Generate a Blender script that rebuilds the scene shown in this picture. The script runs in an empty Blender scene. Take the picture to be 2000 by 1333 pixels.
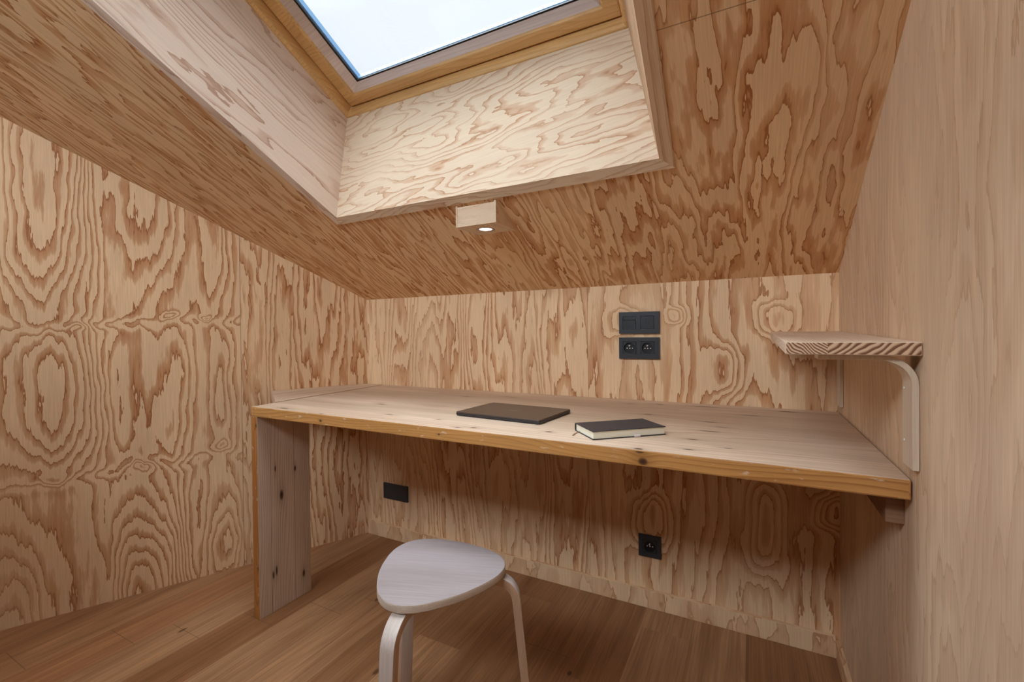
import bpy, bmesh, math, random
from mathutils import Vector, Matrix
from math import sin, cos, radians, pi, sqrt, hypot, atan2

S = bpy.context.scene
COL = S.collection

# ------------------------------------------------------------------ camera
EYE = Vector((0.0, 0.0, 0.97))
FW = Vector((-0.4665, 0.8845, -0.0085)).normalized()
RT = Vector((0.8845, 0.4664, -0.0108)); RT = (RT - FW * RT.dot(FW)).normalized()
UP = RT.cross(FW)
cam = bpy.data.cameras.new('camera')
cam.sensor_width = 36.0
cam.lens = 884.38 * 36.0 / 2000.0
cam.shift_y = (656.73 - 666.5) / 2000.0
cam.clip_start = 0.02
co = bpy.data.objects.new('camera', cam)
co.matrix_world = Matrix(((RT.x, UP.x, -FW.x, EYE.x), (RT.y, UP.y, -FW.y, EYE.y), (RT.z, UP.z, -FW.z, EYE.z), (0, 0, 0, 1)))
COL.objects.link(co)
S.camera = co

# ------------------------------------------------------------------ view, world, lights
S.view_settings.view_transform = 'Standard'
S.view_settings.look = 'None'
S.view_settings.gamma = 1.0
S.view_settings.use_curve_mapping = False
S.view_settings.exposure = 0.43
S.cycles.max_bounces = 12
S.cycles.diffuse_bounces = 7
S.cycles.sample_clamp_indirect = 6.0

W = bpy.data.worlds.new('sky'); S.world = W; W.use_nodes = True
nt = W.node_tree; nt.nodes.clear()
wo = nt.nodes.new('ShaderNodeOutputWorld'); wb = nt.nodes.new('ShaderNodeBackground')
# overcast sky: pale blue cloud to the north, much brighter where the veiled sun stands high behind the camera
tc = nt.nodes.new('ShaderNodeTexCoord'); nz = nt.nodes.new('ShaderNodeTexNoise'); cr = nt.nodes.new('ShaderNodeValToRGB')
nz.inputs['Scale'].default_value = 3.0; nz.inputs['Detail'].default_value = 4
cr.color_ramp.elements[0].position = .35; cr.color_ramp.elements[0].color = (.84, .91, 1.0, 1)
cr.color_ramp.elements[1].position = .68; cr.color_ramp.elements[1].color = (.92, .955, 1.0, 1)
nt.links.new(tc.outputs['Generated'], nz.inputs['Vector']); nt.links.new(nz.outputs['Fac'], cr.inputs['Fac'])
nt.links.new(cr.outputs['Color'], wb.inputs['Color']); nt.links.new(wb.outputs[0], wo.inputs[0])
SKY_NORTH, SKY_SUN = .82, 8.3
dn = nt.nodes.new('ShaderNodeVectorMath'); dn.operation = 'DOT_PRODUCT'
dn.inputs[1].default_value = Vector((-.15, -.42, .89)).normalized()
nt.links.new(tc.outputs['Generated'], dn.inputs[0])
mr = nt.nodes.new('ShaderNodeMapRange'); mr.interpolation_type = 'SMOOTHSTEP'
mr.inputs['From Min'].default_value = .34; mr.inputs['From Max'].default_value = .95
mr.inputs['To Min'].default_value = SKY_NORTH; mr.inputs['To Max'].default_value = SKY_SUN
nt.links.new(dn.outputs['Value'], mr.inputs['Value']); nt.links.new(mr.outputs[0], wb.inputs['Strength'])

def area(name, loc, direction, sx, sy, power=0, color=(1, 1, 1), portal=False):
    l = bpy.data.lights.new(name, 'AREA'); l.shape = 'RECTANGLE'; l.size = sx; l.size_y = sy
    l.energy = power; l.color = color
    if portal: l.cycles.is_portal = True
    o = bpy.data.objects.new(name, l); o.location = loc
    o.rotation_euler = Vector(direction).to_track_quat('-Z', 'Y').to_euler()
    COL.objects.link(o); return o

# room dimensions (metres)
D = 1.6215; XR = 0.2291; ZD = 0.7258; CM = 0.5267; CZ = 1.1343; YB = -.85
LK = 0.49964; LX0 = -1.6524
def xl(y): return LX0 - LK * (D - y)
def cz(y): return CZ + CM * (D - y)

# daylight: roof window portal (parallel to the window), plus an added fill light behind the camera
area('roof_window_daylight', (-.79, .72, 2.12), (0, -.4525, -.8918), 1.05, 1.15, portal=True)
REAR_FILL_POWER = 17.5      # added fill that brightens the walls, no source known there
area('rear_fill_light', (-1.1, YB - .10, 2.12), (0, 1, -.6), 1.75, .5, power=REAR_FILL_POWER, color=(.93, .965, 1.0))

# ------------------------------------------------------------------ node helpers
class NT:
    def __init__(s, name, rough=.6, spec=.3):
        s.m = bpy.data.materials.new(name); s.m.use_nodes = True; s.t = s.m.node_tree; s.t.nodes.clear()
        s.out = s.t.nodes.new('ShaderNodeOutputMaterial'); s.b = s.t.nodes.new('ShaderNodeBsdfPrincipled')
        s.b.inputs['Roughness'].default_value = rough; s.b.inputs['Specular IOR Level'].default_value = spec
        s.t.links.new(s.b.outputs[0], s.out.inputs[0])
    def set(s, sock, v):
        if isinstance(v, bpy.types.NodeSocket): s.t.links.new(v, sock)
        else: sock.default_value = v
    def M(s, op, a, b=None, c=None, clamp=False):
        n = s.t.nodes.new('ShaderNodeMath'); n.operation = op; n.use_clamp = clamp
        for i, v in enumerate((a, b, c)):
            if v is not None: s.set(n.inputs[i], v)
        return n.outputs[0]
    def V(s, op, a, b=None):
        n = s.t.nodes.new('ShaderNodeVectorMath'); n.operation = op
        s.set(n.inputs[0], a)
        if b is not None: s.set(n.inputs[1], b)
        return n.outputs['Value'] if op in ('DOT_PRODUCT', 'LENGTH', 'DISTANCE') else n.outputs[0]
    def uv(s):
        n = s.t.nodes.new('ShaderNodeUVMap'); n.uv_map = 'UVMap'; return n.outputs[0]
    def noise(s, vec, scale, off=(0, 0, 0), detail=2, rough=.5, dist=0):
        v = s.V('MULTIPLY', vec, scale); v = s.V('ADD', v, off)
        n = s.t.nodes.new('ShaderNodeTexNoise'); n.inputs['Scale'].default_value = 1
        n.inputs['Detail'].default_value = detail; n.inputs['Roughness'].default_value = rough
        n.inputs['Distortion'].default_value = dist
        s.set(n.inputs['Vector'], v); return n.outputs['Fac']
    def ramp(s, fac, stops):
        n = s.t.nodes.new('ShaderNodeValToRGB'); e = n.color_ramp.elements
        while len(e) < len(stops): e.new(.5)
        for i, (p, c) in enumerate(stops):
            e[i].position = p
            e[i].color = (c, c, c, 1) if isinstance(c, (int, float)) else (*c, 1)
        s.set(n.inputs['Fac'], fac); return n.outputs['Color']
    def mix(s, f, a, b, mode='MIX'):
        n = s.t.nodes.new('ShaderNodeMix'); n.data_type = 'RGBA'; n.blend_type = mode
        s.set(n.inputs[0], f)
        for i, v in ((6, a), (7, b)):
            if isinstance(v, tuple): v = (*v, 1)
            s.set(n.inputs[i], v)
        return n.outputs[2]
    def sep(s, v):
        n = s.t.nodes.new('ShaderNodeSeparateXYZ'); s.set(n.inputs[0], v); return n.outputs
    def bump(s, h, strength=.2, dist=.001):
        n = s.t.nodes.new('ShaderNodeBump'); n.inputs['Strength'].default_value = strength; n.inputs['Distance'].default_value = dist
        s.set(n.inputs['Height'], h); s.t.links.new(n.outputs[0], s.b.inputs['Normal'])
    def gauss(s, uv, c, r):
        v = s.V('MULTIPLY', s.V('SUBTRACT', uv, (*c, 0)), (1 / r[0], 1 / r[1], 0))
        return s.M('EXPONENT', s.M('MULTIPLY', s.V('DOT_PRODUCT', v, v), -1.0))
    def gauss4(s, uv, c, r):     # long sides run straight along the grain, ends close quickly
        v = s.V('MULTIPLY', s.V('SUBTRACT', uv, (*c, 0)), (1 / r[0], 1 / r[1], 0))
        x, y, _ = s.sep(v)
        return s.M('EXPONENT', s.M('MULTIPLY', s.M('MULTIPLY_ADD', x, x, s.M('POWER', s.M('ABSOLUTE', y), 3.5)), -1.0))
    def hline(s, x, at, w):   # 1 on a thin line |x-at|<w
        return s.M('LESS_THAN', s.M('ABSOLUTE', s.M('SUBTRACT', x, at)), w)
    def col(s, c): s.set(s.b.inputs['Base Color'], c)

LIGHT = (.83, .60, .37); BROWN = (.52, .225, .082); LINE = (.34, .135, .05)

def ply(name, seed, su=5, sv=.9, A=9, B=1.2, J=.35, U=0, bumps=(), light=LIGHT, brown=BROWN, line=LINE,
        amt=(.45, 1.0), soft=.45, seams=(), regions=None, jag=(55, 16), tone=.12, fibre=.06, alt=None, warp=.08):
    """rotary cut softwood plywood; UV in metres, v runs along the grain"""
    k = NT(name); uv = k.uv(); o = (seed * 3.7, seed * 1.9, seed * 7.3)
    base = k.noise(uv, (su, sv, 1), o, 1.5, .45)
    h = k.M('MULTIPLY', base, A)
    n2 = k.noise(uv, (su * 3.6, sv * 4.2, 1), (o[0] + 9, o[1] + 4, 0), 2, .5)
    h = k.M('MULTIPLY_ADD', n2, B, h)
    jg = k.noise(uv, (jag[0], jag[1], 1), (o[0], 3, 5), 3, .65)
    h = k.M('MULTIPLY_ADD', jg, J, h)
    x, y, _ = k.sep(uv)
    if U: h = k.M('MULTIPLY_ADD', x, U, h)
    if bumps:        # wander of the figure, mostly across the grain
        wa = k.M('MULTIPLY_ADD', k.noise(uv, (6, 3.0, 1), (o[0] + 2, 5, 1), 2, .5), warp, -warp / 2)
        wb_ = k.M('MULTIPLY_ADD', k.noise(uv, (9, 2.5, 1), (o[0] + 8, 1, 3), 2, .5), warp * 1.6, -warp * .8)
        cb = k.t.nodes.new('ShaderNodeCombineXYZ'); k.set(cb.inputs[0], wa); k.set(cb.inputs[1], wb_)
        uvw = k.V('ADD', uv, cb.outputs[0])
    for bp in bumps:
        c, r, a = bp[:3]
        h = k.M('MULTIPLY_ADD', (k.gauss if len(bp) > 3 else k.gauss4)(uvw, c, r), a, h)
    if regions:      # beyond a panel joint the next sheet has a different figure
        for (axis, at, add) in regions:
            g = k.M('GREATER_THAN', x if axis == 'u' else y, at)
            h = k.M('MULTIPLY_ADD', g, add, h)
    if alt:          # the sheet beyond the joint has its own, finer figure
        at, sgn, su2, sv2, A2, B2, J2, U2 = alt
        h2 = k.M('MULTIPLY', k.noise(uv, (su2, sv2, 1), (o[0] + 5, o[1] + 8, 1), 1.5, .5), A2)
        h2 = k.M('MULTIPLY_ADD', k.noise(uv, (su2 * 3.2, sv2 * 4, 1), (o[0], 1, 7), 2, .55), B2, h2)
        h2 = k.M('MULTIPLY_ADD', k.noise(uv, (90, 10, 1), (o[0], 6, 5), 2, .6), J2, h2)
        h2 = k.M('MULTIPLY_ADD', x, U2, h2)
        sel = k.M('GREATER_THAN' if sgn > 0 else 'LESS_THAN', x, at)
        h = k.M('ADD', k.M('MULTIPLY', sel, h2), k.M('MULTIPLY', k.M('SUBTRACT', 1.0, sel), h))
    f = k.M('FRACT', h)
    cmix = k.noise(uv, (su * .8, sv * 1.6, 1), (o[0] + 31, 2, 8), 1, .5)
    rmp = k.ramp(f, [(0.0, 0.0), (1 - soft - .10, 0.0), (1 - soft + .02, .55), (.90, .85), (.95, 1.0), (.985, 1.0), (1.0, 0.0)])
    am = k.M('MULTIPLY_ADD', k.ramp(cmix, [(.36, 0.0), (.60, 1.0)]), amt[1] - amt[0], amt[0])
    c = k.mix(k.M('MULTIPLY', rmp, am), light, brown)
    ln = k.ramp(f, [(.88, 0.0), (.955, 1.0), (.985, 1.0), (1.0, 0.0)])
    c = k.mix(k.M('MULTIPLY', ln, k.M('MULTIPLY', am, .75)), c, line)
    fb = k.noise(uv, (320, 9, 1), (1, 2, seed), 2, .6)
    c = k.mix(1.0, c, k.ramp(fb, [(.3, 1 - fibre * 1.6), (.7, 1 + fibre)]), 'MULTIPLY')
    tn = k.noise(uv, (6, 1.6, 1), (seed, 20, 1), 2, .5)
    c = k.mix(1.0, c, k.ramp(tn, [(.35, (1 - tone, 1 - tone * 1.15, 1 - tone * 1.1)), (.65, (1, 1, 1))]), 'MULTIPLY')
    for (axis, at, w, lo, hi) in seams:
        a_, b_ = (x, y) if axis == 'u' else (y, x)
        s_ = k.hline(a_, at, w)
        s_ = k.M('MULTIPLY', s_, k.M('MULTIPLY', k.M('GREATER_THAN', b_, lo), k.M('LESS_THAN', b_, hi)))
        c = k.mix(k.M('MULTIPLY', s_, .7), c, (.16, .08, .04))
    k.col(c); k.bump(fb, .08, .0006)
    return k.m

def pine(name, light, dark, seed, dens=60, seam=.45, knots=(), amt=.5, stave=0, wear=0, rough=.55, spec=.3, knotcol=(.055, .025, .015), sv=1.3):
    """solid softwood board; UV in metres, v along the grain"""
    k = NT(name, rough, spec); uv = k.uv(); x, y, _ = k.sep(uv)
    wv = k.noise(uv, (7, sv, 1), (seed, 2, 3), 2, .5)
    off = k.M('MULTIPLY', wv, .16)
    if stave:
        idx = k.M('FLOOR', k.M('DIVIDE', x, stave))
        off = k.M('MULTIPLY_ADD', k.M('FRACT', k.M('MULTIPLY', k.M('SINE', k.M('MULTIPLY', idx, 12.9898)), 4375.5)), .5, off)
    xx = k.M('ADD', x, off)
    for (c, r) in knots:      # the grain flows round each knot
        xx = k.M('MULTIPLY_ADD', k.gauss(uv, c, (r[0] * 2.2, r[1] * 2.6)), r[0] * .9, xx)
    f = k.M('FRACT', k.M('MULTIPLY', xx, dens))
    g = k.ramp(f, [(0, 0.0), (.55, .25), (.9, 1.0), (1.0, 0.1)])
    va = k.noise(uv, (16, 1.2, 1), (seed, 7, 1), 1, .5)
    c = k.mix(k.M('MULTIPLY', g, k.M('MULTIPLY', va, amt * 1.7)), light, dark)
    fb = k.noise(uv, (260, 7, 1), (seed, 2, 9), 2, .6)
    c = k.mix(1.0, c, k.ramp(fb, [(.3, .88), (.7, 1.05)]), 'MULTIPLY')
    bl = k.noise(uv, (9, 1.3, 1), (seed, 12, 9), 2, .55)
    c = k.mix(1.0, c, k.ramp(bl, [(.35, (.84, .80, .76)), (.62, (1.03, 1.03, 1.03))]), 'MULTIPLY')
    if wear:
        w = k.noise(uv, (60, 25, 1), (seed, 1, 4), 3, .6)
        c = k.mix(k.M('MULTIPLY', k.ramp(w, [(.62, 0.0), (.70, 1.0)]), wear), c, (.78, .66, .52))
    if stave:
        fr = k.M('FRACT', k.M('DIVIDE', x, stave))
        s_ = k.M('LESS_THAN', fr, .012)
        c = k.mix(k.M('MULTIPLY', s_, seam), c, (.12, .07, .04))
        tn = k.M('FRACT', k.M('MULTIPLY', k.M('SINE', k.M('MULTIPLY', idx, 78.233)), 437.5))
        c = k.mix(1.0, c, k.ramp(tn, [(0, (.93, .92, .90)), (1, (1.04, 1.03, 1.03))]), 'MULTIPLY')
    for (cc, r) in knots:
        gk = k.gauss(uv, cc, (r[0] * 1.9, r[1] * 2.1))
        c = k.mix(k.M('MULTIPLY', gk, .5), c, tuple(v * .55 for v in dark))
        gg = k.gauss(uv, cc, r)
        c = k.mix(k.ramp(gg, [(.30, 0.0), (.62, .75), (.95, 1.0)]), c, knotcol)
    k.col(c); k.bump(fb, .1, .0006)
    return k.m

def plain(name, c, rough=.5, spec=.4, metal=0, var=0):
    k = NT(name, rough, spec); k.b.inputs['Metallic'].default_value = metal
    t = k.t.nodes.new('ShaderNodeTexCoord')
    n = k.noise(t.outputs['Object'], (90, 90, 90), (1, 2, 3), 2, .5)
    k.col(k.mix(1.0, c, k.ramp(n, [(.3, 1 - var), (.7, 1 + var * .5)]), 'MULTIPLY'))
    return k.m

# ------------------------------------------------------------------ mesh helpers
def set_uv(me, grain=(0, 0, 1), org=(0, 0, 0)):
    uvl = me.uv_layers.get('UVMap') or me.uv_layers.new(name='UVMap')
    G = Vector(grain).normalized(); O = Vector(org)
    for p in me.polygons:
        n = p.normal; g = G - n * G.dot(n)
        if g.length < .35:
            alt = Vector((1, 0, 0)) if abs(n.x) < .8 else Vector((0, 1, 0))
            g = alt - n * alt.dot(n)
        g.normalize(); t = n.cross(g)
        for li in p.loop_indices:
            q = me.vertices[me.loops[li].vertex_index].co - O
            uvl.data[li].uv = (q.dot(t), q.dot(g))

def obj(name, bm, mat, parent=None, grain=(0, 0, 1), org=(0, 0, 0), bevel=0, smooth=False, seg=2):
    me = bpy.data.meshes.new(name)
    bmesh.ops.recalc_face_normals(bm, faces=bm.faces)
    if bevel:
        es = [e for e in bm.edges if e.is_manifold and e.calc_face_angle(0) > .5]
        bmesh.ops.bevel(bm, geom=es, offset=bevel, segments=seg, affect='EDGES', profile=.6)
    bm.to_mesh(me); bm.free()
    set_uv(me, grain, org)
    for m in (mat if isinstance(mat, (list, tuple)) else [mat]): me.materials.append(m)
    if smooth:
        for p in me.polygons: p.use_smooth = True
        try: me.set_sharp_from_angle(angle=radians(38))
        except Exception: pass
    o = bpy.data.objects.new(name, me); COL.objects.link(o)
    if parent: o.parent = parent
    return o

def root(name, loc, label, cat, group=None, rz=0):
    o = bpy.data.objects.new(name, None); o.empty_display_size = .05
    o.location = loc; o.rotation_euler = (0, 0, rz); COL.objects.link(o)
    o['label'] = label; o['category'] = cat
    if group: o['group'] = group
    return o

def struct(o): o['kind'] = 'structure'; return o

def prism(bm, poly, vec):
    """extrude a planar polygon (list of 3D points) along vec"""
    vec = Vector(vec); a = [bm.verts.new(Vector(p)) for p in poly]; b = [bm.verts.new(Vector(p) + vec) for p in poly]
    n = len(poly); bm.faces.new(a[::-1]); bm.faces.new(b)
    for i in range(n): bm.faces.new((a[i], a[(i + 1) % n], b[(i + 1) % n], b[i]))

def box(bm, x0, x1, y0, y1, z0, z1):
    prism(bm, [(x0, y0, z0), (x1, y0, z0), (x1, y1, z0), (x0, y1, z0)], (0, 0, z1 - z0))

def cyl(bm, c, r, h, axis='Z', n=24, r2=None):
    ax = {'X': Vector((1, 0, 0)), 'Y': Vector((0, 1, 0)), 'Z': Vector((0, 0, 1))}[axis]
    mt = Matrix.Translation(Vector(c)) @ Vector((0, 0, 1)).rotation_difference(ax).to_matrix().to_4x4()
    bmesh.ops.create_cone(bm, cap_ends=True, segments=n, radius1=r, radius2=r if r2 is None else r2, depth=h, matrix=mt)

def BM(): return bmesh.new()

# ------------------------------------------------------------------ room shell materials
kl = sqrt(1 + LK * LK)
bumps_left = [((1.115, 1.55), (.115, .47), 6.0), ((1.10, .76), (.13, .24), 4.6), ((.815, 1.55), (.085, .38), 3.2),
    ((.845, -.02), (.115, .36), 7.0, 1), ((1.20, -.08), (.11, .34), 5.5, 1), ((.955, .17), (.035, .26), -1.6), ((.62, 1.45), (.06, .40), 2.5),
    ((1.02, 1.005), (.03, .012), 1.6, 1), ((.765, 1.027), (.035, .016), 2.6, 1), ((.645, 1.028), (.03, .014), 2.4, 1),
    ((.865, .462), (.05, .018), 2.4, 1), ((1.09, .487), (.06, .018), 1.8, 1), ((.61, .50), (.035, .03), 2.2, 1),
    ((.85, 1.018), (.55, .020), -1.1, 1), ((.9, .475), (.5, .022), -1.1, 1), ((.76, .74), (.05, .24), 2.4), ((.93, .74), (.05, .24), -2.4),
    ((.60, .74), (.04, .22), 2.2), ((.58, .12), (.055, .20), 3.5, 1), ((.69, .2), (.04, .25), -2.0), ((.96, 1.5), (.05, .42), -1.6)]
m_left = ply('fir plywood bold flame', 3.1, su=3.2, sv=.28, A=7, B=1.5, J=1.1, U=9, bumps=bumps_left, amt=(.5, 1.0), soft=.38, jag=(62, 6.5), warp=.085,
             seams=[('u', .53, .0010, -1, 3)], alt=(.53, -1, 7, .8, 11, 2.2, .9, 12))
m_back = ply('fir plywood upright figure', 7.7, su=4.2, sv=.6, A=10, B=2.2, J=.9, U=8, jag=(60, 7), amt=(.4, .95), soft=.42,
             alt=(.765, 1, 6.0, .8, 15, 2.0, .9, 18), seams=[('u', .765, .0006, -1, 3)],
             warp=.05, bumps=[((.62, .99), (.06, .05), 2.5), ((.45, 1.02), (.03, .03), 2.2), ((.16, 1.0), (.05, .05), 2.6), ((.20, .35), (.05, .16), 4.5), ((.20, .62), (.03, .05), 2.5), ((.02, .42), (.05, .05), -3),
                    ((.545, .30), (.06, .09), 3.5), ((.30, .84), (.07, .09), 2.5)])
m_right = ply('fir plywood fine pale', 12.3, su=3.0, sv=.62, A=19, B=5.0, J=1.0, U=14, jag=(60, 8), amt=(.05, .50), soft=.5, light=(.79, .61, .425), brown=(.62, .41, .245),
              line=(.50, .31, .18), tone=.16)
m_ceil = ply('fir plywood ceiling sheet', 21.9, su=7, sv=1.05, A=12, B=3.4, J=1.0, U=8, amt=(.6, 1.0), soft=.44, jag=(48, 9), light=(.86, .60, .345), brown=(.57, .245, .080), line=(.34, .12, .035),
             seams=[('v', .843, .0009, -2, .41)])
m_lining = ply('fir plywood lining pale', 5.2, su=9, sv=1.8, A=14, B=2.0, J=.55, U=20, jag=(45, 14), amt=(.3, .9), soft=.30, light=(.82, .675, .50), brown=(.63, .38, .22), line=(.50, .27, .15), fibre=.04, tone=.08)
m_lining_l = ply('fir plywood lining rosy', 15.2, su=6, sv=.8, A=14, B=2.4, J=.6, U=40, jag=(50, 10), amt=(.35, .9), soft=.32, light=(.86, .72, .60), brown=(.66, .45, .33), line=(.48, .30, .21), fibre=.04, tone=.08)
m_skirt = ply('fir plywood skirting', 9.9, su=9, sv=3, A=5, B=1, J=.3, amt=(.2, .6))

def oak_floor():
    k = NT('oak floor boards', .42, .4)
    t = k.t.nodes.new('ShaderNodeTexCoord').outputs['Object']
    x, y, _ = k.sep(t)
    PW = .155
    px = k.M('DIVIDE', k.M('ADD', x, 1.567), PW)
    i = k.M('FLOOR', px)
    off = k.M('FRACT', k.M('MULTIPLY', k.M('SINE', k.M('MULTIPLY', i, FK)), 43.758))
    py = k.M('ADD', k.M('DIVIDE', y, 1.9), off)
    j = k.M('FLOOR', py)
    idn = k.M('MULTIPLY_ADD', i, 3.17, k.M('MULTIPLY', j, 7.31))
    r1 = k.M('FRACT', k.M('MULTIPLY', k.M('SINE', k.M('MULTIPLY', idn, 12.9898)), 437.585))
    comb = k.t.nodes.new('ShaderNodeCombineXYZ'); k.set(comb.inputs[0], x); k.set(comb.inputs[1], y); k.set(comb.inputs[2], k.M('MULTIPLY', r1, 30))
    P = comb.outputs[0]
    tone = k.ramp(r1, [(0, (.31, .145, .062)), (.35, (.39, .205, .098)), (.7, (.45, .255, .13)), (1, (.40, .185, .08))])
    g1 = k.noise(P, (26, 1.6, 1), (0, 0, 0), 3, .6, .6)
    c = k.mix(1.0, tone, k.ramp(g1, [(.3, (.74, .68, .62)), (.55, (1, 1, 1)), (.75, (1.12, 1.1, 1.08))]), 'MULTIPLY')
    g2 = k.noise(P, (190, 4, 1), (5, 0, 0), 2, .6)
    c = k.mix(1.0, c, k.ramp(g2, [(.3, .74), (.7, 1.10)]), 'MULTIPLY')
    wv = k.M('FRACT', k.M('MULTIPLY', k.M('ADD', k.M('MULTIPLY', k.noise(P, (5, .7, 1), (3, 1, 0), 1, .5), 1.0), 0), 13))
    c = k.mix(k.M('MULTIPLY', k.ramp(wv, [(.5, 0.0), (.93, 1.0), (1, 0.0)]), .30), c, (.28, .13, .055))
    fx = k.M('FRACT', px); fy = k.M('FRACT', py)
    e = k.M('MAXIMUM', k.M('GREATER_THAN', fx, .992), k.M('LESS_THAN', k.M('ABSOLUTE', k.M('SUBTRACT', fy, .5)), .0006))
    c = k.mix(k.M('MULTIPLY', e, .55), c, (.12, .06, .03))
    for (kx, ky, rx, ry) in ((-1.21, 1.22, .008, .012), (-.955, .955, .007, .014), (-.925, .962, .009, .011), (-1.30, .62, .009, .016), (-.83, .80, .008, .014), (-1.05, .70, .01, .02), (-1.66, .80, .006, .015), (-.46, 1.2, .006, .01)):
        gg = k.gauss(t, (kx, ky), (rx, ry)); c = k.mix(k.ramp(gg, [(.2, 0.0), (.6, .85)]), c, (.10, .045, .02))
    k.col(c); k.bump(g2, .12, .0006)
    return k.m
# joint phase: boards at index -2 and 1/2 break where the photo shows a butt joint
def _fk():
    best = (9, 1.0); v = 1.0
    fr = lambda a: a - math.floor(a)
    while v < 60:
        e = 0
        for i, yj in ((-2, .703), (1, 1.105)):
            ph = fr(yj / 1.9 + fr(sin(i * v) * 43.758)); e = max(e, abs(ph - .5))
        if e < best[0]: best = (e, v)
        v += .0137
    return best[1]
FK = _fk()
m_floor = oak_floor()

# ------------------------------------------------------------------ room shell
bm = BM(); prism(bm, [(xl(D + .1) - .1, D + .1, 0), (XR + .1, D + .1, 0), (XR + .1, YB - .1, 0), (xl(YB - .1) - .1, YB - .1, 0)], (0, 0, -.05))
struct(obj('floor', bm, m_floor, grain=(0, 1, 0)))
T = .06
bm = BM(); prism(bm, [(LX0 - .1, D, 0), (XR, D, 0), (XR, D, CZ + .05), (LX0 - .1, D, CZ + .05)], (0, T, 0))
struct(obj('wall_back', bm, m_back, grain=(0, 0, 1), org=(XR, D, 0)))
RY = -.80; RZ = cz(RY)    # top of the slope, flat beyond
bm = BM(); prism(bm, [(XR, D + T, 0), (XR, YB - T, 0), (XR, YB - T, RZ + .05), (XR, RY, RZ + .05), (XR, D + T, cz(D + T) + .05)], (T, 0, 0))
struct(obj('wall_right', bm, m_right, grain=(0, 0, 1), org=(XR, D, 0)))
bm = BM(); nl = Vector((-1, LK, 0)).normalized() * T
prism(bm, [(xl(D + .05), D + .05, 0), (xl(YB - T), YB - T, 0), (xl(YB - T), YB - T, RZ + .05), (xl(RY), RY, RZ + .05), (xl(D + .05), D + .05, cz(D + .05) + .05)], nl)
struct(obj('wall_left', bm, m_left, grain=(0, 0, 1), org=(LX0, D, 0)))
# rear wall (behind the camera) with an opening made for the added fill light
wx0, wx1, wz0, wz1 = -2.05, -.15, 1.78, 2.32; xa = xl(YB) - .02
bm = BM(); box(bm, xa, wx0, YB - T, YB, 0, RZ + .05); box(bm, wx1, XR, YB - T, YB, 0, RZ + .05)
box(bm, wx0, wx1, YB - T, YB, 0, wz0); box(bm, wx0, wx1, YB - T, YB, wz1, RZ + .05)
m_rear = plain('dark grey anti-bounce wall', (.10, .09, .085), .7, .3)  # unseen wall, coloured dark to cut light bounced back into the room
struct(obj('wall_rear', bm, m_rear, grain=(0, 0, 1)))

# ceiling with the roof window opening
P1 = lambda x, y, dz=0: (x, y, cz(y) + dz)
yt = .02                                   # upper end of the opening
hl_b, hl_t = (-1.3015, 1.1387), (-1.330, yt)   # inner face of left lining, bottom / top
hr_b, hr_t = (-.1933, 1.1370), (-.150, yt)
bm = BM(); tz = (0, 0, .03)
prism(bm, [P1(LX0 - .06, D + .05), P1(XR + .02, D + .05), P1(XR + .02, 1.16), P1(xl(1.16) - .06, 1.16)], tz)
prism(bm, [P1(xl(1.16) - .06, 1.16), P1(-1.32, 1.16), P1(-1.345, yt), P1(xl(yt) - .06, yt)], tz)
prism(bm, [P1(-.175, 1.16), P1(XR + .02, 1.16), P1(XR + .02, yt), P1(-.135, yt)], tz)
prism(bm, [P1(xl(yt) - .06, yt), P1(XR + .02, yt), P1(XR + .02, RY), P1(xl(RY) - .06, RY)], tz)
prism(bm, [(xl(RY) - .06, RY, RZ), (XR + .02, RY, RZ), (XR + .02, YB - T, RZ), (xl(YB) - .12, YB - T, RZ)], tz)
# UV: v distance up the slope from the back wall, u from the right wall
struct(obj('ceiling', bm, m_ceil, grain=(0, -1, CM), org=(XR, D, CZ)))

# window plane: origin A, axes X / s / n
A0 = Vector((-1.3015, 1.1935, 1.7596)); SV = Vector((0, -.8918, .4525)); NV = Vector((0, .4525, .8918)); XV = Vector((1, 0, 0))
def wp(x, s, h): return Vector((x, A0.y, A0.z)) + SV * s + NV * h
SL = 1.22                                   # window length up the slope
wx_l, wx_r = -1.3015, -.277
lip = .004
# lining boards: lower, left, right, upper
def board(name, pts, vec, mat, grain):
    bm = BM(); prism(bm, pts, vec); return struct(obj(name, bm, mat, grain=grain, org=(-.7, 1.14, 1.4), bevel=.0012, seg=1))
low0 = Vector((hl_b[0] - .030, hl_b[1], cz(hl_b[1]) - lip)); low1 = Vector((hr_b[0] + .033, hr_b[1], cz(hr_b[1]) - lip))
# lower lining: face from the ceiling edge up to the window
fa = wp(wx_l, 0, .0); fb_ = wp(wx_r, 0, .0)
bm = BM()
lo = [Vector((hl_b[0], hl_b[1], cz(hl_b[1]) - lip)), Vector((hr_b[0], hr_b[1], cz(hr_b[1]) - lip))]
lo_o = [Vector((hl_b[0] - .03, hl_b[1] + .031, cz(hl_b[1] + .031) - lip)), Vector((hr_b[0] + .032, hr_b[1] + .033, cz(hr_b[1] + .033) - lip))]
up = [wp(wx_l, 0, 0), wp(wx_r, 0, 0)]; up_o = [wp(wx_l - .03, -.03, 0), wp(wx_r + .03, -.03, 0)]
def hexa(bm, a, b):   # two quads -> solid
    va = [bm.verts.new(v) for v in a]; vb = [bm.verts.new(v) for v in b]
    bm.faces.new(va[::-1]); bm.faces.new(vb)
    for i in range(4): bm.faces.new((va[i], va[(i + 1) % 4], vb[(i + 1) % 4], vb[i]))
hexa(bm, [lo[0], lo[1], lo_o[1], lo_o[0]], [up[0], up[1], up_o[1], up_o[0]])
struct(obj('trim_1', bm, m_lining, grain=(1, 0, .12), org=(-.7, 1.14, 1.4)))
bm = BM()
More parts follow.
